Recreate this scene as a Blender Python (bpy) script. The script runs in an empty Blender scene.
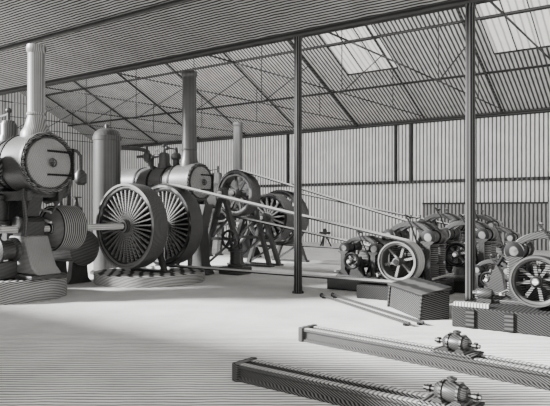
import bpy, bmesh, math, random
from mathutils import Vector, Matrix
random.seed(4)
S = bpy.context.scene
COL = S.collection
PI = math.pi
R = math.radians

# ------------------------------------------------------------------ materials
def hatch(name, base, line, period, vec=(1,0,0), duty=0.0, soft=0.35, rough=0.85, distort=0.03, nscale=3.0, mottle=0.2, spec=0.2, metal=0.0, translucent=0.0, src='Object'):
    m = bpy.data.materials.new(name); m.use_nodes = True
    nt = m.node_tree; N = nt.nodes; L = nt.links
    b = N['Principled BSDF']
    b.inputs['Roughness'].default_value = rough
    b.inputs['Metallic'].default_value = metal
    b.inputs['Specular IOR Level'].default_value = spec
    tc = N.new('ShaderNodeTexCoord')
    dot = N.new('ShaderNodeVectorMath'); dot.operation = 'DOT_PRODUCT'
    L.new(tc.outputs[src], dot.inputs[0]); dot.inputs[1].default_value = vec
    nz = N.new('ShaderNodeTexNoise'); nz.inputs['Scale'].default_value = nscale; nz.inputs['Detail'].default_value = 3
    L.new(tc.outputs['Object'], nz.inputs['Vector'])
    ma = N.new('ShaderNodeMath'); ma.operation = 'MULTIPLY_ADD'
    L.new(nz.outputs['Fac'], ma.inputs[0]); ma.inputs[1].default_value = distort; L.new(dot.outputs['Value'], ma.inputs[2])
    mu = N.new('ShaderNodeMath'); mu.operation = 'MULTIPLY'; L.new(ma.outputs[0], mu.inputs[0]); mu.inputs[1].default_value = 2*PI/period
    sn = N.new('ShaderNodeMath'); sn.operation = 'SINE'; L.new(mu.outputs[0], sn.inputs[0])
    mr = N.new('ShaderNodeMapRange'); L.new(sn.outputs[0], mr.inputs['Value'])
    mr.inputs['From Min'].default_value = duty-soft; mr.inputs['From Max'].default_value = duty+soft
    mx = N.new('ShaderNodeMix'); mx.data_type = 'RGBA'
    g = lambda v: (v, v*0.99, v*0.97, 1)
    mx.inputs['A'].default_value = g(line); mx.inputs['B'].default_value = g(base)
    L.new(mr.outputs['Result'], mx.inputs['Factor'])
    n2 = N.new('ShaderNodeTexNoise'); n2.inputs['Scale'].default_value = nscale*0.6; n2.inputs['Detail'].default_value = 4
    L.new(tc.outputs['Object'], n2.inputs['Vector'])
    m2 = N.new('ShaderNodeMapRange'); L.new(n2.outputs['Fac'], m2.inputs['Value'])
    m2.inputs['From Min'].default_value = 0.3; m2.inputs['From Max'].default_value = 0.7
    m2.inputs['To Min'].default_value = 1-mottle; m2.inputs['To Max'].default_value = 1.0
    hs = N.new('ShaderNodeVectorMath'); hs.operation = 'SCALE'
    L.new(mx.outputs['Result'], hs.inputs[0]); L.new(m2.outputs['Result'], hs.inputs['Scale'])
    L.new(hs.outputs['Vector'], b.inputs['Base Color'])
    if translucent:
        tr = N.new('ShaderNodeBsdfTranslucent'); L.new(hs.outputs['Vector'], tr.inputs['Color'])
        ms = N.new('ShaderNodeMixShader'); ms.inputs[0].default_value = translucent
        L.new(b.outputs[0], ms.inputs[1]); L.new(tr.outputs[0], ms.inputs[2])
        L.new(ms.outputs[0], N['Material Output'].inputs['Surface'])
    return m

FV = (-0.5655, 0.8247, 0)
RV = (0.8247, 0.5655, 0)
M = {}
M['floor'] = hatch('floor_boards', 0.90, 0.11, 0.08, FV, -0.5, 0.45, distort=0.07, nscale=2.2, mottle=0.2)
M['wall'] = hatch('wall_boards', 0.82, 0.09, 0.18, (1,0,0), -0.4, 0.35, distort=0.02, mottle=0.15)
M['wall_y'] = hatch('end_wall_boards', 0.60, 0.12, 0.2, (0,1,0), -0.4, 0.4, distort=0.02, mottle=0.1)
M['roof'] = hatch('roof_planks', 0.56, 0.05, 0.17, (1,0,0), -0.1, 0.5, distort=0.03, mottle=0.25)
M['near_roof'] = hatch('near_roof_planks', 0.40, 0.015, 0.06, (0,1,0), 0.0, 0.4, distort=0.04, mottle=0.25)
M['glass'] = hatch('skylight_glass', 0.97, 0.55, 0.24, (1,0,0), -0.7, 0.25, mottle=0.05, translucent=0.55)
M['timber'] = hatch('dark_timber', 0.07, 0.015, 0.06, (0,0,1), 0, 0.5)
M['truss'] = hatch('roof_timber', 0.07, 0.02, 0.1, (0,0,1), 0, 0.5)
M['dado'] = hatch('wall_rail_timber', 0.10, 0.03, 0.2, (1,0,0), 0, 0.5)
M['iron'] = hatch('dark_iron', 0.11, 0.002, 0.026, (0.3,0.2,1), 0.3, 0.35, rough=0.4, spec=0.45)
M['iron_n'] = hatch('dark_turned_iron', 0.10, 0.005, 0.03, (0.2,0.1,1), 0.15, 0.4, rough=0.35, spec=0.5)
M['column'] = hatch('column_iron', 0.09, 0.003, 0.05, RV, 0.2, 0.45, rough=0.6, spec=0.2, distort=0.0)
M['smoke'] = hatch('smokebox_iron', 0.20, 0.003, 0.034, (1,0,0.35), 0.1, 0.35, rough=0.45, spec=0.3)
M['door_iron'] = hatch('smokebox_door_iron', 0.46, 0.04, 0.024, (0,0.5,1), -0.15, 0.5, rough=0.5, spec=0.3)
M['black'] = hatch('black_iron', 0.016, 0.004, 0.04, (0,0,1), 0, 0.5, rough=0.6, spec=0.2)
M['steel'] = hatch('bright_steel', 0.75, 0.30, 0.045, (0,0,1), -0.5, 0.4, rough=0.4, spec=0.4)
M['grey'] = hatch('grey_iron', 0.21, 0.004, 0.034, (0,0.2,1), 0.1, 0.4, rough=0.45, spec=0.3)
M['rim'] = hatch('wheel_rim_iron', 0.17, 0.003, 0.036, (0,1,0), 0.15, 0.4, rough=0.5, spec=0.3)
M['dark_rim'] = hatch('dark_pulley_iron', 0.085, 0.003, 0.036, (0,1,0), 0.15, 0.4, rough=0.5, spec=0.3)
M['spoke'] = hatch('spoke_iron', 0.26, 0.08, 0.05, (1,0,1), -0.2, 0.5, rough=0.5, spec=0.3)
M['grey_v'] = hatch('grey_sheet_iron', 0.34, 0.11, 0.032, RV, -0.2, 0.5, rough=0.4, spec=0.45, distort=0.0)
M['dark_v'] = hatch('dark_sheet_iron', 0.12, 0.035, 0.036, RV, 0.0, 0.6, rough=0.35, spec=0.5, distort=0.0)
M['drum'] = hatch('drum_iron', 0.34, 0.01, 0.05, (0,1,0), 0.0, 0.4, rough=0.5, spec=0.3)
M['stone'] = hatch('pale_masonry', 0.62, 0.06, 0.034, (0.1,0.1,1), -0.2, 0.45, mottle=0.2)
M['grey_stone'] = hatch('grey_masonry', 0.50, 0.03, 0.032, (0.2,0.2,1), -0.1, 0.45, mottle=0.2)
M['belt'] = hatch('leather_belt', 0.50, 0.32, 0.10, (0,1,0), -0.6, 0.3, mottle=0.05)
M['coil'] = hatch('wound_coil', 0.20, 0.003, 0.038, (0,0,1), 0.15, 0.4, rough=0.6)
M['comm'] = hatch('commutator_bars', 0.5, 0.02, 0.03, (1,0,1), 0, 0.5, rough=0.5)
M['limb'] = hatch('magnet_limb_iron', 0.20, 0.004, 0.036, (0,1,0), 0.15, 0.4, rough=0.5)
M['crate'] = hatch('dark_planks', 0.055, 0.003, 0.034, (0.6,0,1), 0.1, 0.4)
M['boxwood'] = hatch('box_planks', 0.10, 0.006, 0.034, (0.3,0.3,1), 0.1, 0.45)
M['door'] = hatch('grey_door_boards', 0.34, 0.06, 0.17, (1,0,0), -0.1, 0.4)
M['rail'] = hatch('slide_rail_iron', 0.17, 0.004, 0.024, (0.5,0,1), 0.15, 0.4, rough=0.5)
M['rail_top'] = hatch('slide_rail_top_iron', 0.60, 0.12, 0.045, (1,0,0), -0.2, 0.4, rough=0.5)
M['motor'] = hatch('motor_iron', 0.075, 0.012, 0.016, (0.3,0,1), 0.0, 0.5, rough=0.4, spec=0.45)

# ------------------------------------------------------------------ mesh builder
ORIG = {}
def top(o):
    while o.parent: o = o.parent
    return o
def basis(axis):
    a = Vector(axis).normalized()
    ref = Vector((0,0,1)) if abs(a.z) < 0.9 else Vector((1,0,0))
    u = ref.cross(a).normalized(); v = a.cross(u).normalized()
    return a, u, v
class MB:
    def __init__(s): s.bm = bmesh.new()
    def box(s, c, size, rot=None):
        m = Matrix.Translation(c) @ (rot.to_4x4() if rot else Matrix()) @ Matrix.Diagonal((size[0], size[1], size[2], 1))
        bmesh.ops.create_cube(s.bm, size=1, matrix=m); return s
    def lathe(s, o, axis, prof, n=32, closed=False, studs=0.0):
        a, u, v = basis(axis); o = Vector(o); rings = []
        for r, h in prof:
            if r < 1e-6: rings.append([s.bm.verts.new(o+a*h)])
            else: rings.append([s.bm.verts.new(o+a*(h+(studs if studs and h > 0 and k % 4 < 2 else 0))+(u*math.cos(2*PI*k/n)+v*math.sin(2*PI*k/n))*r) for k in range(n)])
        pairs = list(zip(rings[:-1], rings[1:]))
        if closed: pairs.append((rings[-1], rings[0]))
        for A, B in pairs:
            for k in range(n):
                k2 = (k+1) % n
                if len(A) == 1 and len(B) == 1: continue
                if len(A) == 1: s.bm.faces.new((A[0], B[k], B[k2]))
                elif len(B) == 1: s.bm.faces.new((A[k], A[k2], B[0]))
                else: s.bm.faces.new((A[k], A[k2], B[k2], B[k]))
        if not closed:
            for A in (rings[0], rings[-1]):
                if len(A) > 1: s.bm.faces.new(A)
        return s
    def cyl(s, p0, p1, r0, r1=None, n=20):
        p0 = Vector(p0); p1 = Vector(p1); d = p1-p0
        return s.lathe(p0, d, [(r0,0),(r0 if r1 is None else r1, d.length)], n)
    def bar(s, p0, p1, w, h=None):
        p0 = Vector(p0); p1 = Vector(p1); d = p1-p0; a, u, v = basis(d)
        rot = Matrix((u, v, a)).transposed()
        return s.box((p0+p1)/2, (w, h or w, d.length), rot)
    def tube(s, pts, r, n=10):
        pts = [Vector(p) for p in pts]; rings = []; pu = None
        for i, p in enumerate(pts):
            t = (pts[min(i+1,len(pts)-1)]-pts[max(i-1,0)]).normalized()
            if pu is None: _, u, v = basis(t)
            else:
                u = (pu - t*pu.dot(t)).normalized(); v = t.cross(u)
            pu = u
            rings.append([s.bm.verts.new(p+(u*math.cos(2*PI*k/n)+v*math.sin(2*PI*k/n))*r) for k in range(n)])
        for A, B in zip(rings[:-1], rings[1:]):
            for k in range(n): s.bm.faces.new((A[k], A[(k+1)%n], B[(k+1)%n], B[k]))
        s.bm.faces.new(rings[0]); s.bm.faces.new(rings[-1]); return s
    def prism(s, poly, y0, y1):      # polygon in XZ, extruded along Y
        A = [s.bm.verts.new((x, y0, z)) for x, z in poly]; B = [s.bm.verts.new((x, y1, z)) for x, z in poly]
        s.bm.faces.new(A); s.bm.faces.new(B); n = len(poly)
        for k in range(n): s.bm.faces.new((A[k], A[(k+1)%n], B[(k+1)%n], B[k]))
        return s
    def prism_x(s, poly, x0, x1):    # polygon in YZ, extruded along X
        A = [s.bm.verts.new((x0, y, z)) for y, z in poly]; B = [s.bm.verts.new((x1, y, z)) for y, z in poly]
        s.bm.faces.new(A); s.bm.faces.new(B); n = len(poly)
        for k in range(n): s.bm.faces.new((A[k], A[(k+1)%n], B[(k+1)%n], B[k]))
        return s
    def ball(s, c, r, sz=(1,1,1)):
        bmesh.ops.create_uvsphere(s.bm, u_segments=16, v_segments=10, radius=r, matrix=Matrix.Translation(c) @ Matrix.Diagonal((*sz,1))); return s
    def build(s, name, mat, parent=None, bevel=0, loc=None):
        off = Vector((0,0,0))
        if parent is not None: off = ORIG.get(top(parent).name, Vector((0,0,0)))
        elif loc is not None: off = Vector(loc)
        bmesh.ops.translate(s.bm, verts=s.bm.verts, vec=-off)
        bmesh.ops.recalc_face_normals(s.bm, faces=s.bm.faces)
        me = bpy.data.meshes.new(name); s.bm.to_mesh(me); s.bm.free()
        for p in me.polygons: p.use_smooth = True
        me.set_sharp_from_angle(angle=R(38))
        me.materials.append(M[mat])
        o = bpy.data.objects.new(name, me); COL.objects.link(o)
        if parent is not None: o.parent = parent
        elif loc is not None: o.location = loc
        if bevel:
            b = o.modifiers.new('bevel', 'BEVEL'); b.width = bevel; b.segments = 2; b.limit_method = 'ANGLE'
        return o
def tag(o, label, cat, group=None):
    o['label'] = label; o['category'] = cat
    if group: o['group'] = group
    return o
def thing(name, loc, label, cat, group=None, local=False, rz=0):
    o = bpy.data.objects.new(name, None); COL.objects.link(o); o.location = loc; o.rotation_euler = (0,0,rz)
    if not local: ORIG[o.name] = Vector(loc)
    return tag(o, label, cat, group)
def struct(o): o['kind'] = 'structure'; return o
_t = [0]
def trim(mb, mat):
    _t[0] += 1; return struct(mb.build('trim_%d' % _t[0], mat))

# ------------------------------------------------------------------ setting
VY, VZ = 10.7, 5.48       # valley between the two roof bays
BY, BZ = 28.0, 6.15       # back wall
RY, RZ = 19.4, 10.02      # ridge of far bay
XL, XR = -34.0, 9.0
struct(MB().box(((XL+XR)/2, 12.0, -0.05), (XR-XL, 33.0, 0.1)).build('floor', 'floor'))
struct(MB().box(((XL+XR)/2, BY+0.1, BZ/2), (XR-XL, 0.2, BZ)).build('wall_back', 'wall'))
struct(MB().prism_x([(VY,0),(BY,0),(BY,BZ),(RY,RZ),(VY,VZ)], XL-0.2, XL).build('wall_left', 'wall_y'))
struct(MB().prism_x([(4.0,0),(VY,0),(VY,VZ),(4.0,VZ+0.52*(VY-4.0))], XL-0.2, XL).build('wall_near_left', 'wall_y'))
# unseen low screen, added to cast shade on the lower-left floor
struct(MB().box((-10.4, 2.2, 1.4), (10.8, 0.2, 2.8)).build('shade_screen', 'wall'))
# near bay roof slope
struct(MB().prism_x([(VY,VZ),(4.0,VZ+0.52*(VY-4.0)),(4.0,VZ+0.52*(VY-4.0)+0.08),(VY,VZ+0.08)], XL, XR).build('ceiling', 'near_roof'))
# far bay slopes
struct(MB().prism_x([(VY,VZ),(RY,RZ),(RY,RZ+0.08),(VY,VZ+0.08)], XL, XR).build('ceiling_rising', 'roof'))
def sz(y): return BZ+(RZ-BZ)/(BY-RY)*(BY-y)
SK = [(-12.6,-10.2),(-6.2,-2.8)]; SY0, SY1 = 20.4, 24.2
m = MB()
def slab(mb, x0, x1, y0, y1, dz=0.0, t=0.08):
    mb.prism_x([(y0,sz(y0)+dz),(y1,sz(y1)+dz),(y1,sz(y1)+dz+t),(y0,sz(y0)+dz+t)], x0, x1)
slab(m, XL, XR, RY, SY0); slab(m, XL, XR, SY1, BY+0.3)
xs = [XL]+[v for p in SK for v in p]+[XR]
for i in range(0, len(xs), 2): slab(m, xs[i], xs[i+1], SY0, SY1)
struct(m.build('ceiling_falling', 'roof'))
for i, (a, b) in enumerate(SK):
    g = MB(); slab(g, a, b, SY0, SY1, 0.02, 0.03)
    w = struct(g.build('window_%d' % (i+1), 'glass'))
    f = MB()
    k = int((b-a)/0.7)
    for j in range(k+1):
        x = a+(b-a)*j/k; slab(f, x-0.015, x+0.015, SY0, SY1, -0.04, 0.05)
    for y in (SY0, (SY0+SY1)/2, SY1): slab(f, a, b, y-0.02, y+0.02, -0.04, 0.05)
    f.build('window_frame', 'truss', w)
# purlins and valley beam
trim(MB().box(((XL+XR)/2, VY, VZ-0.04), (XR-XL, 0.14, 0.12)), 'truss')
for y in (22.2, 25.2): 
    p = MB(); slab(p, XL, XR, y-0.03, y+0.03, -0.08, 0.07); trim(p, 'truss')
for y in (7.6, 9.3):
    z = VZ+0.52*(VY-y); trim(MB().box(((XL+XR)/2, y, z-0.06), (XR-XL, 0.07, 0.08)), 'truss')
# trusses of the far bay
for k in range(10):
    x = -3.15-3.6*k+3.6
    if x < XL+0.3: break
    t = MB()
    t.prism_x([(RY,RZ-0.20),(BY,BZ-0.18),(BY,BZ-0.10),(RY,RZ-0.12)], x-0.03, x+0.03)
    t.bar((x,VY,VZ+0.3),(x,BY,VZ+0.75),0.035)
    for y in (RY, 24.0):
        zt = sz(y)-0.2
        zb = VZ+0.3+0.45*(y-VY)/(BY-VY)
        t.bar((x,y,zb),(x,y,zt),0.025)
    t.bar((x,RY,VZ+0.53),(x,23.0,sz(23.0)-0.2),0.03)
    trim(t, 'truss')
# rails and posts on the back wall
trim(MB().box(((XL+XR)/2, BY-0.05, 3.12), (XR-XL, 0.1, 0.15)), 'dado')
trim(MB().box(((XL+XR)/2, BY-0.07, BZ-0.1), (XR-XL, 0.14, 0.2)), 'truss')
for x in (-25.5, -18.3, -11.9, -11.1, -4.0): trim(MB().box((x, BY-0.06, (3.2+BZ-0.2)/2), (0.13, 0.12, BZ-0.2-3.2)), 'dado')
d = struct(MB().box((-7.7, BY-0.05, 1.05), (5.6, 0.1, 2.1)).build('door_1', 'door'))
MB().box((-7.7, BY-0.12, 1.05), (0.06, 0.04, 2.1)).box((-7.7, BY-0.12, 2.06), (5.6, 0.04, 0.08)).build('door_frame', 'timber', d)

# ------------------------------------------------------------------ columns
for x, lab in ((-6.75, 'slender dark iron roof column standing free behind the floor rods, beside the long lower belt'),
               (-3.15, 'slender dark iron roof column rising between the sloping wooden box and the large right-hand dynamo')):
    c = thing('column', (x,VY,0), lab, 'column', 'iron roof columns')
    MB().lathe((x,VY,0.05), (0,0,1), [(0.095,0),(0.092,0.1),(0.086,0.14),(0.082,5.27)], 20).build('shaft', 'column', c)
    MB().lathe((x,VY,0),(0,0,1),[(0.125,0),(0.125,0.03),(0.1,0.05)],20).build('base', 'column', c)
    MB().lathe((x,VY,5.32),(0,0,1),[(0.082,0),(0.10,0.03),(0.10,0.06)],20).build('capital', 'column', c)

# ------------------------------------------------------------------ wheels
def wheel(parent, c, ro, rw, w, nsp, name='flywheel', rim='rim', sp='spoke', hubr=0.14, sw=0.07, rows=(0.0,), sw2=1.0):
    x, y, z = c
    wobj = MB().lathe((x,y-w/2,z),(0,1,0),[(ro,0),(ro+0.012,w/2),(ro,w),(ro-rw*0.35,w),(ro-rw*0.4,w-0.03),(ro-rw,w-0.05),(ro-rw*0.8,w/2),(ro-rw,0.05),(ro-rw*0.4,0.03),(ro-rw*0.35,0)],64,closed=True).build(name, rim, parent)
    MB().lathe((x,y-w*0.62,z),(0,1,0),[(hubr*0.6,0),(hubr,0.03),(hubr,w*1.24-0.03),(hubr*0.6,w*1.24)],24).build('hub', rim, wobj)
    for ri, yo in enumerate(rows):
      k2 = 1.0 if ri == 0 else sw2
      for k in range(nsp):
        a = 2*PI*(k+0.25+0.5*ri)/nsp
        d_ = Vector((math.cos(a),0,math.sin(a))); o = Vector((x,y+yo,z)); n_ = Vector((-math.sin(a),0,math.cos(a)))
        mb = MB(); r0, r1 = hubr*0.9, ro-rw*0.9
        vs = []
        for rr, ww in ((r0, sw*0.85*k2), (r1, sw*k2)):
            for sx, sy in ((-1,-1),(1,-1),(1,1),(-1,1)):
                vs.append(mb.bm.verts.new(o+d_*rr+n_*(sx*ww/2)+Vector((0,sy*0.03,0))))
        for f in ((0,1,2,3),(4,5,6,7),(0,1,5,4),(1,2,6,5),(2,3,7,6),(3,0,4,7)): mb.bm.faces.new([vs[i] for i in f])
        mb.build('spoke', sp if ri == 0 else 'black', wobj)
    return wobj

def pedestal(parent, x, y, z0, z1, w=0.55, name='bearing_pedestal', mat='iron', dy=0.12, lw=0.1):
    m = MB()
    m.bar((x-w,y,z0+0.02),(x-0.07,y,z1-0.1),dy,lw).bar((x+w,y,z0+0.02),(x+0.07,y,z1-0.1),dy,lw)
    zc = z0+(z1-z0)*0.4; ww = w*0.62
    m.box((x,y,zc),(2*ww,dy*0.8,0.08)).box((x,y,z0+0.03),(2*w+0.2,dy*1.6,0.06))
    if z1-z0 > 1.4:
        zq = z0+(z1-z0)*0.68; m.box((x,y,zq),(2*w*0.36,dy*0.8,0.07)).bar((x-w*0.62,y,zc),(x+w*0.34,y,zq),dy*0.5,0.05).bar((x-w*0.95,y,z0+0.06),(x+w*0.6,y,zc),dy*0.5,0.05)
    p = m.build(name, mat, parent)
    MB().box((x,y,z1-0.02),(0.26,dy*1.5,0.2)).lathe((x,y-dy*0.8,z1+0.03),(0,1,0),[(0.13,0),(0.13,dy*1.6)],20).build('bearing_cap', mat, p, bevel=0.01)
    return p

# ------------------------------------------------------------------ steam engines
def engine(root, xf, y, zc, r, length, ztop, z0, ax, az, shaft, legs, cr=0.17, chm='grey_v', flare=1.5):
    b = MB().lathe((xf-0.75,y,zc),(-1,0,0),[(r*0.94,0),(r*0.94,length-0.75)],40).build('boiler', 'grey', root)
    for k in range(3):
        xx = xf-1.0-k*(length-1.4)/3; MB().lathe((xx,y,zc),(-1,0,0),[(r*0.94,0),(r*0.97,0.0),(r*0.97,0.07),(r*0.94,0.07)],40,closed=True).build('boiler_band', 'black', b)
    sb = MB().lathe((xf,y,zc),(-1,0,0),[(r*0.9,0),(r*1.04,0.0),(r*1.06,0.05),(r*1.03,0.1),(r*1.03,0.78),(r*0.94,0.8)],40).build('smokebox', 'smoke', root)
    MB().lathe((xf-0.01,y,zc),(1,0,0),[(r*0.93,0),(r*1.02,0.0),(r*1.0,0.02),(r*0.95,0.02)],96,closed=True,studs=0.02).build('rivet_ring', 'grey', sb)
    MB().lathe((xf-0.70,y,zc),(-1,0,0),[(r*1.02,0),(r*1.06,0.0),(r*1.06,0.06),(r*1.02,0.06)],40,closed=True).build('smokebox_band', 'black', sb)
    dr = MB().lathe((xf,y,zc),(1,0,0),[(r*0.84,0),(r*0.84,0.03),(r*0.72,0.06),(r*0.3,0.09),(0,0.095)],40).build('smokebox_door', 'door_iron', root)
    MB().lathe((xf,y,zc),(1,0,0),[(r*0.86,0),(r*0.90,0.0),(r*0.90,0.035),(r*0.86,0.045)],40,closed=True).build('door_ring', 'iron', dr)
    h = MB()
    for dz in (-0.4,0.4): h.box((xf+0.075,y+r*0.35,zc+r*dz),(0.04,r*1.0,0.04))
    h.cyl((xf+0.06,y+r*0.9,zc-r*0.55),(xf+0.06,y+r*0.9,zc+r*0.55),0.025)
    h.build('hinge', 'black', dr)
    MB().lathe((xf+0.13,y,zc),(1,0,0),[(0.075,0),(0.09,0.015),(0.075,0.03),(0.055,0.015)],20,closed=True).cyl((xf+0.09,y,zc),(xf+0.16,y,zc),0.018).bar((xf+0.145,y-0.07,zc),(xf+0.145,y+0.07,zc),0.015).bar((xf+0.145,y,zc-0.07),(xf+0.145,y,zc+0.07),0.015).build('handwheel', 'iron', dr)
    cx = xf-0.4; zb = zc+r*0.98
    ch = MB().lathe((cx,y,zb),(0,0,1),[(cr*flare,-0.06),(cr*flare*0.97,0.06),(cr*(flare*0.5+0.5),0.14),(cr*(flare*0.25+0.75),0.24),(cr*1.0,0.36),(cr*0.95,ztop-zb-0.2),(cr*0.95,ztop-zb)],40).build('chimney', chm, root)
    MB().lathe((cx,y,ztop-0.12),(0,0,1),[(cr*0.95,0),(cr*1.08,0.04),(cr*1.12,0.1),(cr*1.05,0.16),(cr*0.8,0.16)],40).build('chimney_cap', chm, ch)
    MB().lathe((cx,y,zb+0.38),(0,0,1),[(cr*1.0,0),(cr*1.1,0.02),(cr*1.1,0.05),(cr*1.0,0.07)],40).build('chimney_collar', chm, ch)
    dx = xf-1.35
    sd = MB().lathe((dx,y,zc+r*0.85),(0,0,1),[(0.2,0),(0.19,0.1),(0.16,0.16),(0.16,0.36),(0.12,0.44),(0,0.47)],24).build('steam_dome', 'dark_v', root)
    MB().cyl((dx,y,zc+r+0.25),(dx,y,zc+r+0.55),0.035).ball((dx,y,zc+r+0.57),0.06).bar((dx,y,zc+r+0.5),(dx-0.45,y,zc+r+0.46),0.035).build('safety_valve', 'iron', sd)
    MB().tube([(dx-0.5,y,zc+r*0.8),(dx-0.5,y,zc+r+0.2),(dx-0.45,y,zc+r+0.28),(dx-0.36,y,zc+r+0.3),(dx-0.1,y,zc+r+0.3)],0.055).lathe((dx-0.5,y,zc+r*0.93),(0,0,1),[(0.1,0),(0.1,0.05)],16).build('steam_pipe', 'iron', root)
    MB().box((xf-length-0.3,y,(z0+zc+r*0.6)/2),(0.9,r*1.9,zc+r*0.6-z0)).build('firebox', 'iron', root, bevel=0.05)
    fz = zc-r-0.12
    fr = MB()
    for s in (-1,1): fr.box((xf-1.1,y+s*r*0.6,fz+0.05),(2.0,0.09,0.18))
    fr.box((xf-0.3,y,fz+0.1),(0.2,r*1.3,0.14)).box((xf-1.9,y,fz+0.1),(0.2,r*1.3,0.14))
    fr.build('bed_frame', 'iron', root)
    for lx, ly in legs:
        MB().bar((lx,ly,z0+0.02),(lx+(xf-0.8-lx)*0.25,ly,fz),0.13,0.16).box((lx,ly,z0+0.03),(0.26,0.24,0.06)).build('leg', 'iron', root)
    cyx = xf-1.5
    cy = MB().lathe((cyx,y,az),(-1,0,0),[(0.1,-0.08),(0.24,-0.02),(0.24,0.04),(0.2,0.05),(0.2,0.52),(0.24,0.53),(0.24,0.6),(0.1,0.63)],24).build('cylinder', 'grey', root)
    MB().box((cyx-0.28,y,az+0.28),(0.4,0.24,0.14)).build('valve_chest', 'iron', cy, bevel=0.02)
    MB().box((cyx-0.3,y,(az+fz)/2+0.2),(0.3,0.18,fz-az-0.2)).build('cylinder_bracket', 'iron', cy)
    MB().bar((cyx,y,az),(ax,y,az+0.17),0.06).build('connecting_rod', 'steel', root)
    cs = MB().cyl((ax,shaft[0],az),(ax,shaft[1],az),0.07).build('crankshaft', 'steel', root)
    MB().box((ax,y-0.09,az+0.08),(0.13,0.06,0.34)).box((ax,y+0.09,az+0.08),(0.13,0.06,0.34)).cyl((ax,y-0.1,az+0.18),(ax,y+0.1,az+0.18),0.045).build('crank_web', 'iron', cs)

# engine nearest, at the left edge, on its round plinth
tag(MB().lathe((-11.3,6.95,0),(0,0,1),[(1.12,0),(1.12,0.36),(1.08,0.415)],56).build('plinth', 'grey_stone', loc=(-11.3,6.95,0)),
    'grey round masonry plinth under the steam engine cut by the left edge', 'plinth')
AX, AZ = -10.86, 1.37
e1 = thing('steam_engine', (-11.2,7.1,0.42), 'large steam engine at the left edge with tall pale chimney and big round smokebox door', 'steam engine', 'steam engines with chimneys')
engine(e1, -10.18, 7.1, 2.66, 0.57, 3.4, 4.95, 0.42, AX, AZ, (6.5,9.98), [], 0.17, flare=1.75)
MB().prism([(-12.0,0.50),(-10.15,0.50),(-10.35,0.66),(-10.62,1.24),(-11.1,1.24),(-11.4,0.85),(-11.9,0.66)], 6.85, 7.4).build('bearing_pedestal', 'door_iron', e1, bevel=0.03)
MB().box((-11.1,7.1,0.46),(1.95,0.8,0.08)).build('bed_plate', 'iron', e1, bevel=0.02)
MB().box((AX,7.12,AZ),(0.34,0.5,0.34)).lathe((AX,6.85,AZ+0.1),(0,1,0),[(0.17,0),(0.17,0.54)],24).build('bearing_cap', 'iron', e1, bevel=0.03)
for xx in (-11.75, -11.35): MB().prism([(xx-0.14,0.72),(xx+0.14,0.72),(xx+0.09,1.2),(xx+0.16,2.14),(xx-0.16,2.14),(xx-0.09,1.2)], 6.9, 7.3).build('stanchion', 'iron', e1, bevel=0.02)
MB().box((-11.55,7.12,1.4),(0.62,0.3,1.3)).build('casing', 'iron', e1, bevel=0.02)
MB().prism([(-10.9,1.62),(-10.7,1.62),(-10.5,2.15),(-11.1,2.15)], 6.95, 7.25).build('saddle', 'iron', e1, bevel=0.02)
sdm = MB().lathe((-10.72,6.12,2.55),(-1,0,0),[(0.0,-0.06),(0.2,-0.05),(0.36,0.0),(0.42,0.08),(0.42,0.14),(0.39,0.16),(0.39,1.8),(0.2,1.9)],36).build('steam_drum', 'smoke', e1)
MB().prism([(-11.6,0.44),(-11.0,0.44),(-11.12,0.8),(-11.1,1.9),(-11.0,2.2),(-11.6,2.2),(-11.5,1.9),(-11.48,0.8)], 6.0, 6.25).build('drum_stand', 'iron', e1, bevel=0.02)
MB().lathe((-10.75,6.78,0.98),(0,-1,0),[(0.1,0),(0.24,0.03),(0.24,0.1),(0.19,0.12),(0.19,0.34),(0.24,0.36),(0.24,0.42),(0.1,0.46)],28).build('pump_barrel', 'iron', e1)
MB().box((-10.85,6.55,0.6),(0.4,0.4,0.34)).build('pump_base', 'iron', e1, bevel=0.03)
MB().lathe((-11.25,6.72,1.75),(0,0,1),[(0.16,-0.3),(0.2,-0.28),(0.2,-0.22),(0.16,-0.2),(0.16,0.2),(0.2,0.22),(0.2,0.28),(0.1,0.32)],24).build('valve_cylinder', 'iron', e1)
MB().tube([(-10.45,6.75,2.15),(-10.4,6.72,1.9),(-10.38,6.75,1.55),(-10.5,6.8,1.25)],0.04).build('drain_pipe', 'iron_n', e1)
for zz in (1.75, 1.95): MB().bar((-11.9,7.45,zz),(-10.6,7.45,zz-0.25),0.04).build('valve_rod', 'steel', e1)
MB().tube([(-10.55,7.45,1.7),(-10.5,7.5,1.85),(-10.5,7.5,2.0),(-10.55,7.4,2.15)],0.03).ball((-10.5,7.5,1.92),0.07).build('oil_pipe', 'iron_n', e1)
dw = wheel(e1, (AX,7.90,AZ), 0.47, 0.07, 0.56, 0, 'belt_drum', 'drum', 'iron', 0.1)
MB().lathe((AX,7.66,AZ),(0,1,0),[(0.1,-0.03),(0.16,0.0),(0.41,0.02),(0.41,0.05)],40).build('drum_web', 'door_iron', dw)
MB().lathe((AX,8.12,AZ),(0,1,0),[(0.41,0.0),(0.41,0.03)],40).build('drum_web', 'iron', dw)
wheel(e1, (AX,9.80,AZ), 1.0, 0.14, 0.44, 36, 'flywheel', 'rim', 'spoke', 0.16, 0.03, rows=(-0.12,0.1), sw2=3.2)
MB().tube([(-10.7,7.62,2.75),(-10.7,7.85,2.72),(-10.7,7.95,2.62),(-10.7,7.98,2.4),(-10.7,7.92,2.15),(-10.8,7.8,2.0),(-10.95,7.5,1.95)],0.06).lathe((-10.7,7.97,2.38),(0,0,1),[(0.06,0),(0.1,0.02),(0.1,0.12),(0.06,0.14)],16).build('exhaust_pipe', 'iron_n', e1)
MB().lathe((-10.75,7.78,2.12),(1,0,0),[(0.09,0),(0.13,0.02),(0.13,0.08),(0.09,0.1)],20).build('gauge', 'iron', e1)
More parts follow.
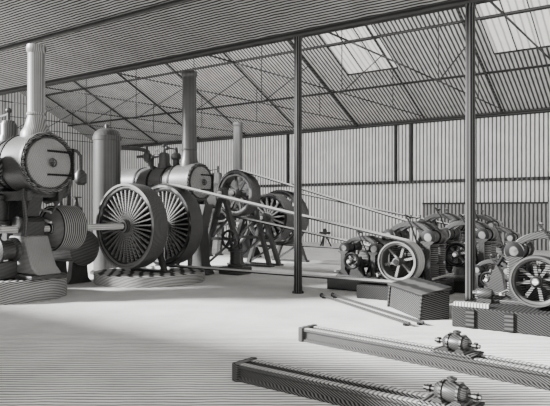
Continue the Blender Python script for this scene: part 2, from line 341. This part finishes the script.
MB().tube([(-10.95,7.6,2.5),(-10.95,7.75,2.45),(-10.95,7.8,2.3),(-10.95,7.8,1.95),(-11.0,7.6,1.9)],0.035).build('drain_pipe', 'iron_n', e1)
MB().tube([(-11.1,7.6,2.95),(-11.1,7.95,3.05),(-11.1,8.1,3.08),(-11.1,8.45,3.05),(-11.1,8.55,2.95),(-11.1,8.55,2.6)],0.04).lathe((-11.1,8.55,2.3),(0,0,1),[(0.08,0),(0.13,0.05),(0.13,0.25),(0.06,0.34)],16).build('feed_pipe', 'iron_n', e1)
# condenser behind the drum, piped to the boiler
cn = MB().lathe((-11.75,9.2,0.85),(-1,0,0),[(0.0,-0.05),(0.22,-0.03),(0.36,0.0),(0.42,0.03),(0.42,0.1),(0.36,0.11),(0.36,1.3),(0.42,1.31),(0.42,1.38),(0.2,1.42)],36).build('condenser', 'grey', e1)
for xx in (-12.05,-12.85): MB().prism_x([(8.85,0.0),(9.55,0.0),(9.45,0.12),(9.4,0.55),(9.0,0.55),(8.95,0.12)], xx-0.08, xx+0.08).build('foot', 'iron', cn)
for xx in (-12.1,-12.7): MB().lathe((xx,9.2,1.18),(0,0,1),[(0.13,0),(0.13,0.06),(0.08,0.08),(0.08,0.4),(0.15,0.43),(0.15,0.62),(0.06,0.68),(0.03,0.85),(0.12,0.86),(0.12,0.89)],20).build('valve', 'iron', cn)
MB().tube([(-12.1,9.2,1.7),(-12.1,9.05,1.78),(-12.25,9.0,1.8),(-12.55,9.0,1.8),(-12.7,9.05,1.78),(-12.7,9.2,1.7)],0.05).build('cross_pipe', 'iron_n', cn)
MB().tube([(-12.4,9.2,1.15),(-12.4,9.2,2.3),(-12.4,9.12,2.45),(-12.4,8.9,2.5),(-12.4,7.55,2.6)],0.06).build('riser_pipe', 'iron_n', cn)

# second engine and pair plinth
tag(MB().lathe((-10.92,10.47,0),(0,0,1),[(1.34,0),(1.34,0.24)],64).build('plinth', 'stone', loc=(-10.92,10.47,0)),
    'low round masonry plinth with hatched sides beneath the two big spoked flywheels', 'plinth')
e2 = thing('steam_engine', (-12.0,12.2,0), 'middle steam engine behind the paired flywheels with pipework on its boiler', 'steam engine', 'steam engines with chimneys')
engine(e2, -10.85, 12.25, 2.5, 0.50, 3.0, 5.50, 0.0, AX, AZ, (10.12,12.6), [(-11.5,12.0),(-11.5,12.6),(-12.8,12.0),(-12.8,12.6)], 0.2, 'dark_v', 1.3)
wheel(e2, (AX,11.02,AZ), 1.0, 0.14, 0.44, 36, 'flywheel', 'rim', 'spoke', 0.17, 0.03, rows=(-0.12,0.1), sw2=3.2)
pedestal(e2, AX, 10.42, 0.24, AZ, 0.5)
MB().prism([(-11.15,0.02),(-10.5,0.02),(-10.66,0.3),(-10.74,1.2),(-10.55,1.9),(-11.15,1.9),(-10.96,1.2),(-11.02,0.3)], 12.1, 12.45).build('saddle', 'iron', e2, bevel=0.02)
MB().tube([(-12.8,12.25,2.9),(-12.8,12.25,3.35),(-12.83,12.2,3.45),(-12.95,11.95,3.5),(-13.1,11.6,3.5),(-13.15,11.51,3.5)],0.06).lathe((-12.8,12.25,3.1),(0,0,1),[(0.06,0),(0.13,0.03),(0.13,0.16),(0.06,0.2)],16).build('feed_pipe', 'iron_n', e2)
MB().lathe((-11.75,12.25,2.9),(0,0,1),[(0.09,0),(0.09,0.25),(0.14,0.28),(0.14,0.4),(0.05,0.46),(0.03,0.6)],16).bar((-11.75,12.25,3.45),(-11.75,11.9,3.45),0.03).ball((-11.75,11.9,3.45),0.06).build('governor', 'iron', e2)
MB().tube([(-13.0,11.9,2.2),(-12.6,11.75,2.3),(-12.1,11.72,2.4),(-11.6,11.72,2.2),(-11.5,11.75,1.8)],0.06).build('exhaust_pipe', 'iron_n', e2)
MB().tube([(-12.4,12.0,2.85),(-12.4,11.85,3.15),(-12.6,11.8,3.25),(-12.8,11.78,3.25)],0.045).lathe((-12.45,11.82,3.1),(0,0,1),[(0.05,0),(0.1,0.06),(0.1,0.22),(0.05,0.28),(0.02,0.42),(0.09,0.43),(0.09,0.46)],16).build('stop_valve', 'iron', e2)
# upright heater vessel
VX, VYY = -13.2, 11.05
v = thing('heater_vessel', (VX,VYY,0), 'upright grey cylinder vessel with domed lid behind the front flywheel', 'tank')
MB().lathe((VX,VYY,0.1),(0,0,1),[(0.37,0),(0.37,3.55),(0.39,3.57),(0.39,3.68),(0.37,3.7)],36).build('shell', 'dark_v', v)
MB().lathe((VX,VYY,3.78),(0,0,1),[(0.38,0),(0.33,0.12),(0.2,0.2),(0.07,0.23),(0.06,0.32),(0.0,0.36)],36).build('domed_lid', 'dark_v', v)
MB().lathe((VX,VYY,0),(0,0,1),[(0.46,0),(0.46,0.06),(0.4,0.1)],36).build('base_ring', 'iron', v)
# small upright pump between the engines
fp = thing('feed_pump', (-10.2,12.95,0), 'small dark low pump with a little wheel, on the floor right of the rear flywheel', 'pump')
MB().box((-10.2,12.95,0.1),(0.7,0.6,0.2)).build('base', 'iron', fp, bevel=0.02)
MB().lathe((-10.2,12.95,0.2),(0,0,1),[(0.22,0),(0.22,0.06),(0.15,0.08),(0.15,0.4),(0.21,0.42),(0.21,0.48),(0.1,0.5)],24).build('pump_barrel', 'iron', fp)
for sx in (-1,1): MB().bar((-10.2+sx*0.17,12.95,0.65),(-10.2+sx*0.06,12.95,1.1),0.05).build('side_rod', 'iron', fp)
wheel(fp, (-10.2,12.70,0.95), 0.26, 0.05, 0.08, 5, 'hand_flywheel', 'iron', 'iron', 0.05, 0.04)

# third engine, rear
e3 = thing('steam_engine', (-13.8,17.5,0), 'rearmost steam engine with thin dark chimney, half hidden behind the belt pulleys', 'steam engine', 'steam engines with chimneys')
engine(e3, -13.35, 17.6, 2.3, 0.5, 3.0, 4.95, 0.0, -13.3, 1.3, (17.0,18.2), [(-13.6,17.3),(-13.6,17.9),(-14.9,17.3),(-14.9,17.9)], 0.175, 'dark_v', 1.2)
wheel(e3, (-13.3,16.7,1.3), 0.8, 0.1, 0.16, 6, 'flywheel', 'iron', 'iron')
MB().prism([(-13.8,0.02),(-12.8,0.02),(-13.0,0.4),(-13.1,1.1),(-13.0,1.72),(-13.6,1.72),(-13.5,1.1),(-13.6,0.4)], 17.4, 17.85).build('saddle', 'black', e3, bevel=0.02)

# pulley stands
def trestle(parent, x, y, z, w=0.6):
    pedestal(parent, x, y, 0.0, z, w, 'trestle', 'iron', 0.14, 0.11)
p1 = thing('pulley_stand', (-11.3,14.5,0), 'high open belt wheel carried on two tall dark trestles behind the middle engine', 'pulley stand')
wheel(p1, (-11.3,14.5,2.25), 0.68, 0.14, 0.46, 8, 'belt_wheel', 'rim', 'iron', 0.12)
MB().cyl((-11.3,13.55,2.25),(-11.3,15.3,2.25),0.05).build('axle', 'steel', p1)
trestle(p1, -11.3, 13.75, 2.25, 0.75); trestle(p1, -11.3, 15.1, 2.25, 0.75)
p2 = thing('pulley_stand', (-11.17,16.6,0), 'low stand with two wide belt pulleys on dark trestles, farthest of the pulley stands', 'pulley stand')
wheel(p2, (-11.17,16.72,1.5), 0.88, 0.12, 0.56, 16, 'belt_pulley', 'rim', 'spoke', 0.13, 0.05, rows=(-0.14,0.12), sw2=1.8)
wheel(p2, (-11.17,16.06,1.5), 0.78, 0.12, 0.50, 16, 'belt_pulley', 'rim', 'spoke', 0.13, 0.05, rows=(-0.14,0.12), sw2=1.8)
MB().cyl((-11.17,15.5,1.5),(-11.17,17.4,1.5),0.055).build('axle', 'steel', p2)
trestle(p2, -11.17, 15.64, 1.5, 0.6); trestle(p2, -11.17, 17.22, 1.5, 0.6)

# ------------------------------------------------------------------ belts
def belt(label, Y, w, c1, r1, c2, r2, t=0.022):
    r1 += 0.016; r2 += 0.016
    c1 = Vector((c1[0],c1[1])); c2 = Vector((c2[0],c2[1])); u = c2-c1; D = u.length; ph = math.atan2(u.y,u.x); a = math.acos((r1-r2)/D)
    pts = []
    for k in range(25):
        t_ = ph+a+(2*PI-2*a)*k/24; pts.append((c1, r1, t_))
    for k in range(25):
        t_ = ph-a+2*a*k/24; pts.append((c2, r2, t_))
    mb = MB(); rows = []
    for c, r, an in pts:
        d_ = Vector((math.cos(an), math.sin(an)))
        i_ = c+d_*r; o_ = c+d_*(r+t)
        rows.append([mb.bm.verts.new((i_.x,Y-w/2,i_.y)), mb.bm.verts.new((i_.x,Y+w/2,i_.y)), mb.bm.verts.new((o_.x,Y+w/2,o_.y)), mb.bm.verts.new((o_.x,Y-w/2,o_.y))])
    n = len(rows)
    for k in range(n):
        A, B = rows[k], rows[(k+1)%n]
        for j in range(4): mb.bm.faces.new((A[j],A[(j+1)%4],B[(j+1)%4],B[j]))
    o = mb.build('drive_belt', 'belt', loc=(c1.x,Y,c1.y)); tag(o, label, 'belt', 'leather drive belts')
    o.data.materials.append(M['black'])
    for p in o.data.polygons:
        if abs(p.normal.y) > 0.7: p.material_index = 1
belt('long pale belt from the big rear flywheel down to the front spoked dynamo pulley', 11.05, 0.34, (AX,AZ), 1.0, (-4.61,0.75), 0.39, 0.03)
belt('pale belt running from the high open wheel down to the middle dynamo', 14.5, 0.32, (-11.3,2.25), 0.68, (-5.2,0.9), 0.34, 0.03)
belt('pale belt from the larger low pulley to the dynamo before the grey door', 16.72, 0.36, (-11.17,1.5), 0.88, (-4.9,0.85), 0.34, 0.03)

# ------------------------------------------------------------------ dynamos
def dynamo(loc, label, zc=0.75, pr=0.39, bed=((-0.62,0.62),(-0.2,1.5)), bh=0.26, s=1.0, nsp=6, pw=0.30, tall=1.4, rz=0, prim='rim', psp='spoke'):
    d = thing('dynamo', loc, label, 'dynamo', 'belt-driven dynamos', local=True, rz=rz); d.scale = (s,s,s)
    (bx0,bx1),(by0,by1) = bed
    MB().box(((bx0+bx1)/2,(by0+by1)/2,bh/2),(bx1-bx0,by1-by0,bh)).build('bed', 'crate', d, bevel=0.015)
    MB().box((0,0.82,bh+0.03),(1.2,1.15,0.06)).build('base_plate', 'iron', d, bevel=0.01)
    if bx0 < -0.8:
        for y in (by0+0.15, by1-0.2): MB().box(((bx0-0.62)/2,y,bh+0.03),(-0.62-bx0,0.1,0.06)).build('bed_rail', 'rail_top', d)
        MB().cyl((bx0+0.02,0.6,bh+0.1),(-0.6,0.6,bh+0.1),0.025).box((bx0+0.12,0.6,bh+0.08),(0.08,0.2,0.16)).build('adjusting_screw', 'grey', d)
    for y in (0.32, 1.32):
        b = MB().prism([(-0.2,bh+0.06),(0.2,bh+0.06),(0.11,zc),(0.08,zc+0.09),(-0.08,zc+0.09),(-0.11,zc)], y-0.07, y+0.07).build('bearing', 'iron', d)
        MB().lathe((0,y,zc+0.09),(0,0,1),[(0.02,0),(0.02,0.05),(0.045,0.07),(0.045,0.14),(0.02,0.17)],12).build('oil_cup', 'grey', b)
    MB().cyl((0,-0.2,zc),(0,1.45,zc),0.04).build('shaft', 'steel', d)
    MB().lathe((0,0.5,zc),(0,1,0),[(0.08,0),(0.2,0.03),(0.23,0.08),(0.23,0.5),(0.2,0.55),(0.08,0.58)],28).build('armature', 'coil', d)
    MB().lathe((0,1.09,zc),(0,1,0),[(0.13,0),(0.13,0.13)],24).build('commutator', 'comm', d)
    hz = tall-0.56-bh
    for sx in (-1,1):
        for yy in (0.56, 0.98):
            MB().lathe((sx*0.42,yy,bh+0.06),(0,0,1),[(0.16,0),(0.16,0.05),(0.11,0.06),(0.14,0.1),(0.14,hz*0.45),(0.10,hz*0.47),(0.10,hz*0.53),(0.14,hz*0.55),(0.14,hz-0.06),(0.11,hz-0.03),(0.16,hz-0.02),(0.16,hz+0.03)],24).build('magnet_coil', 'coil', d)
        MB().lathe((sx*0.42,0.36,tall-0.34),(0,1,0),[(0.06,0),(0.15,0.02),(0.15,0.06),(0.10,0.07),(0.12,0.1),(0.12,0.34),(0.10,0.36),(0.15,0.37),(0.15,0.43),(0.10,0.44),(0.12,0.46),(0.12,0.72),(0.10,0.74),(0.15,0.75),(0.15,0.79),(0.06,0.81)],24).build('magnet_limb', 'limb', d)
        MB().prism([(sx*0.25,zc-0.2),(sx*0.3,zc-0.2),(sx*0.3,zc+0.2),(sx*0.25,zc+0.2)], 0.55, 1.05).build('pole_piece', 'iron', d)
        MB().bar((sx*0.14,1.16,zc+0.02),(sx*0.34,1.16,zc+0.2),0.05).ball((sx*0.34,1.16,zc+0.22),0.05).build('brush_holder', 'grey', d)
        MB().cyl((sx*0.58,0.2,bh+0.16),(sx*0.58,1.42,bh+0.16),0.02).build('tie_rod', 'steel', d)
        MB().prism([(sx*0.42-0.17,bh+0.06),(sx*0.42+0.17,bh+0.06),(sx*0.42+0.06,bh+0.2),(sx*0.42+0.06,tall-0.5),(sx*0.42+0.15,tall-0.42),(sx*0.42-0.15,tall-0.42),(sx*0.42-0.06,tall-0.5),(sx*0.42-0.06,bh+0.2)], 0.31, 0.37).build('end_frame', 'iron', d)
    for y0 in (0.46, 0.92):
        outer = [(-0.46*math.cos(PI*k/14), tall-0.30+0.27*math.sin(PI*k/14)) for k in range(15)]
        inner = [(-0.36*math.cos(PI*k/14), tall-0.32+0.18*math.sin(PI*k/14)) for k in range(15)][::-1]
        MB().prism(outer+inner, y0, y0+0.14).build('yoke', 'iron', d, bevel=0.012)
    MB().box((0,0.77,tall-0.06),(0.3,0.5,0.05)).build('terminal_board', 'timber', d)
    for sx in (-1,1): MB().cyl((sx*0.1,0.77,tall-0.04),(sx*0.1,0.77,tall+0.06),0.02).ball((sx*0.1,0.77,tall+0.07),0.035).build('terminal', 'grey', d)
    MB().tube([(-0.1,0.77,tall+0.04),(-0.1,0.5,tall+0.10),(0.1,0.3,tall-0.1),(0.3,0.3,zc+0.15),(0.4,0.3,bh+0.1)],0.018,8).build('lead_wire', 'black', d)
    MB().lathe((0,1.47,zc),(0,1,0),[(0.16,0),(0.18,0.02),(0.16,0.04),(0.13,0.02)],24,closed=True).bar((-0.15,1.49,zc),(0.15,1.49,zc),0.025).bar((0,1.49,zc-0.15),(0,1.49,zc+0.15),0.025).build('handwheel', 'iron', d)
    if nsp: wheel(d, (0,0,zc), pr, 0.07, pw, nsp, 'pulley', prim, psp, 0.08, 0.05)
    return d
dynamo((-4.61,11.05,0), 'front dynamo with large spoked pulley facing the flywheels, beside the sloping wooden box', pr=0.39, bed=((-0.80,0.6),(-0.3,1.46)), pw=0.38, tall=1.55)
dynamo((-5.2,14.5,0), 'dark middle dynamo with a belt to the high open wheel', zc=0.9, pr=0.34, tall=1.7, pw=0.34)
dynamo((-4.9,16.72,0), 'farthest dynamo of the row, in front of the grey wall door', zc=0.85, pr=0.34, tall=1.65, pw=0.38)
dr_ = dynamo((-1.78,9.36,0), 'large right-hand dynamo with a big spoked pulley, cut by the right edge', zc=0.72, pr=0.365, bed=((-1.13,1.0),(-0.42,1.5)), bh=0.3, nsp=8, tall=1.45, prim='dark_rim', psp='grey')
MB().lathe((-0.95,0.25,0.44),(1,0,0),[(0.02,-0.06),(0.03,0),(0.07,0.02),(0.085,0.06),(0.085,0.2),(0.07,0.24),(0.03,0.26),(0.02,0.34)],24).box((-0.82,0.25,0.34),(0.22,0.16,0.06)).build('exciter', 'iron', dr_)
MB().prism([(-0.98,0.36),(-0.66,0.36),(-0.72,0.7),(-0.8,0.85),(-0.88,0.7)], 0.85, 1.0).build('bracket', 'iron', dr_)
MB().tube([(-0.82,0.92,0.8),(-0.7,0.9,1.0),(-0.5,0.8,1.12),(-0.4,0.7,1.1)],0.03).build('lead_wire', 'black', dr_)
for xx in (-0.85,-0.3,0.3): MB().box((xx,-0.44,0.15),(0.12,0.04,0.26)).build('bed_cleat', 'timber', dr_)
dynamo((-6.05,11.8,0), 'small dynamo left of the front spoked pulley, standing close behind the long belt', zc=0.72, pr=0.2, nsp=4, pw=0.12, s=0.88, tall=1.35, bed=((-0.6,0.6),(-0.2,1.5)))
dynamo((-4.05,12.80,0), 'unbelted dynamo partly hidden behind the right column and front dynamo', zc=0.8, pr=0.26, nsp=6, pw=0.2, tall=1.55, bed=((-0.60,0.60),(-0.18,1.45)))
dynamo((-3.85,14.75,0), 'small unbelted dynamo with little pulley, seen just right of the column, in the background', zc=0.75, pr=0.18, nsp=4, pw=0.14, s=0.85, tall=1.6, bed=((-0.6,0.6),(-0.16,1.48)))
dynamo((-3.05,11.45,0), 'smallest dynamo, low between the right column and the large right-hand dynamo', zc=0.7, pr=0.2, nsp=4, pw=0.12, s=0.66, tall=1.25, bed=((-0.6,0.6),(-0.16,1.48)))

# sloping box
cr = thing('wooden_box', (-3.80,9.83,0), 'dark wooden box with sloping lid lying askew before the front dynamo', 'box', local=True, rz=R(-45))
MB().prism_x([(-0.25,0.0),(0.24,0.0),(0.24,0.48),(-0.21,0.38)], -0.68, 0.72).build('body', 'boxwood', cr, bevel=0.01)
MB().prism_x([(-0.25,0.375),(0.26,0.485),(0.26,0.525),(-0.25,0.415)], -0.72, 0.76).build('lid', 'timber', cr)
for xx in (-0.66, 0.70): MB().prism_x([(-0.275,0.0),(-0.245,0.0),(-0.21,0.37),(-0.24,0.37)], xx-0.03, xx+0.03).build('corner_post', 'timber', cr)

# floor rods in front of the box
for k, (p, q) in enumerate((((-6.0,10.40),(-3.42,8.55)), ((-5.85,10.58),(-3.27,8.73)))):
    a = Vector((p[0],p[1],0)); b = Vector((q[0],q[1],0)); d_ = b-a
    rr = thing('floor_rod', a, ['long grey iron rod on the floor, farther of two from the wooden box',
                               'long grey iron rod on the floor, closer of two to the wooden box'][k], 'rod', 'iron rods on the floor', local=True, rz=math.atan2(d_.y,d_.x))
    Ln = d_.length
    MB().cyl((0,0,0.05),(Ln,0,0.05),0.022).build('bar', 'iron', rr)
    for t in (0.03, 0.97): MB().box((Ln*t,0,0.017),(0.07,0.07,0.034)).build('rest', 'black', rr)
    MB().lathe((-0.04,0,0.05),(1,0,0),[(0.03,0),(0.045,0.03),(0.03,0.06)],12).build('end_nut', 'black', rr)

# small far stand on the floor
st = thing('tripod_stand', (-14.2,24.9,0), 'small dark three-legged stand alone on the floor near the back wall', 'stand')
for k in range(3):
    a = 2*PI*k/3+0.3; MB().bar((-14.2+0.32*math.cos(a),24.9+0.32*math.sin(a),0.01),(-14.2,24.9,0.62),0.06).build('leg', 'timber', st)
MB().box((-14.2,24.9,0.66),(0.5,0.22,0.1)).build('top_plate', 'timber', st); MB().lathe((-14.2,24.9,0.71),(0,0,1),[(0.1,0),(0.1,0.1),(0.04,0.16)],12).build('cap', 'timber', st)

# ------------------------------------------------------------------ foreground slide rails with small motors
def rail(loc, rz, Ln, label, w=0.28, h=0.17):
    r_ = thing('slide_rail', loc, label, 'rail', 'iron slide rails in the foreground', local=True, rz=rz)
    for y0 in (0.0, w-0.09):
        b = MB().prism_x([(y0,0),(y0+0.09,0),(y0+0.09,0.03),(y0+0.06,0.05),(y0+0.06,h-0.05),(y0+0.09,h-0.03),(y0+0.09,h),(y0,h),(y0,h-0.03),(y0+0.03,h-0.05),(y0+0.03,0.05),(y0,0.03)], 0.0, Ln).build('beam', 'rail', r_)
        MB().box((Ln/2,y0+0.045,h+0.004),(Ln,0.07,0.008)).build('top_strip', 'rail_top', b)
    MB().box((-0.03,w/2,h/2+0.01),(0.07,w+0.05,h+0.02)).build('end_block', 'rail', r_, bevel=0.01)
    for t in (0.25, 0.5, 0.75): MB().box((Ln*t,w/2,h*0.4),(0.08,w-0.12,h*0.5)).build('cross_tie', 'rail', r_)
    MB().cyl((-0.16,w/2,h*0.6),(-0.06,w/2,h*0.6),0.022).build('adjusting_screw', 'rail_top', r_)
    return r_
LA, RA = (-4.2,6.78,0), R(-9)
LB, RB = (-3.77,4.83,0), R(-4)
rail(LA, RA, 4.8, 'long iron slide rail farther from the viewer, below the column foot and floor rods')
rail(LB, RB, 4.2, 'long iron slide rail nearest the viewer, running out at the bottom edge')
def motor(loc, rz, label, s=1.0):
    b = thing('small_motor', loc, label, 'motor', 'small motors on the slide rails', local=True, rz=rz); b.scale = (s,s,s)
    MB().box((0,0,0.012),(0.44,0.28,0.024)).build('base_plate', 'rail', b, bevel=0.006)
    MB().lathe((-0.14,0,0.095),(1,0,0),[(0.03,0),(0.055,0.006),(0.074,0.03),(0.084,0.08),(0.087,0.14),(0.084,0.20),(0.074,0.25),(0.055,0.274),(0.03,0.28)],36).build('body', 'motor', b)
    for sx in (-1,1):
        MB().lathe((sx*0.06,0,0.095),(sx,0,0),[(0.086,0),(0.096,0.0),(0.096,0.02),(0.083,0.02)],36,closed=True).build('flange', 'iron_n', b)
        MB().cyl((sx*0.13,0,0.095),(sx*0.24,0,0.095),0.02).lathe((sx*0.18,0,0.095),(sx,0,0),[(0.02,0),(0.036,0.004),(0.036,0.03),(0.02,0.034)],16).build('shaft', 'grey', b)
        MB().prism([(sx*0.08-0.05,0.024),(sx*0.08+0.05,0.024),(sx*0.08+0.03,0.06),(sx*0.08-0.03,0.06)], -0.12, 0.12).build('foot', 'motor', b)
    MB().lathe((0,0,0.178),(0,0,1),[(0.03,0),(0.03,0.014),(0.042,0.02),(0.042,0.036),(0.015,0.046)],20).build('oil_cup', 'motor', b)
def on(loc, rz, t, w=0.28): 
    return (loc[0]+math.cos(rz)*t-math.sin(rz)*w/2, loc[1]+math.sin(rz)*t+math.cos(rz)*w/2, 0.179)
motor(on(LA,RA,2.12), RA, 'small rounded dark motor with shaft stubs sitting on the farther slide rail', 1.1)
motor(on(LB,RB,2.20), RB, 'small rounded dark motor with shaft stubs sitting on the nearest slide rail', 1.0)

# ------------------------------------------------------------------ light and camera
w = bpy.data.worlds.new('daylight'); S.world = w; w.use_nodes = True
w.node_tree.nodes['Background'].inputs[0].default_value = (1,0.99,0.97,1); w.node_tree.nodes['Background'].inputs[1].default_value = 1.35
sl = bpy.data.lights.new('sun', 'SUN'); sl.energy = 23.0; sl.angle = R(8); so = bpy.data.objects.new('sun', sl); COL.objects.link(so)
so.rotation_euler = Vector((0.72,0.62,-0.42)).to_track_quat('-Z','Y').to_euler()
al = bpy.data.lights.new('bay_fill', 'AREA'); al.shape = 'RECTANGLE'; al.size = 36; al.size_y = 1.2; al.energy = 3700  # added fill hidden above the valley, brightens far roof and back wall
ao = bpy.data.objects.new('bay_fill', al); COL.objects.link(ao); ao.location = (-11, 13.2, 6.45)
ao.rotation_euler = Vector((0,1,-0.05)).to_track_quat('-Z','Z').to_euler()
cd = bpy.data.cameras.new('camera'); cam = bpy.data.objects.new('camera', cd); COL.objects.link(cam)
cam.location = (0,0,1.75); cam.rotation_euler = (R(90),0,R(34.44))
cd.sensor_width = 36; cd.lens = 600/550*36; cd.shift_y = 7/550; cd.clip_end = 200
S.camera = cam
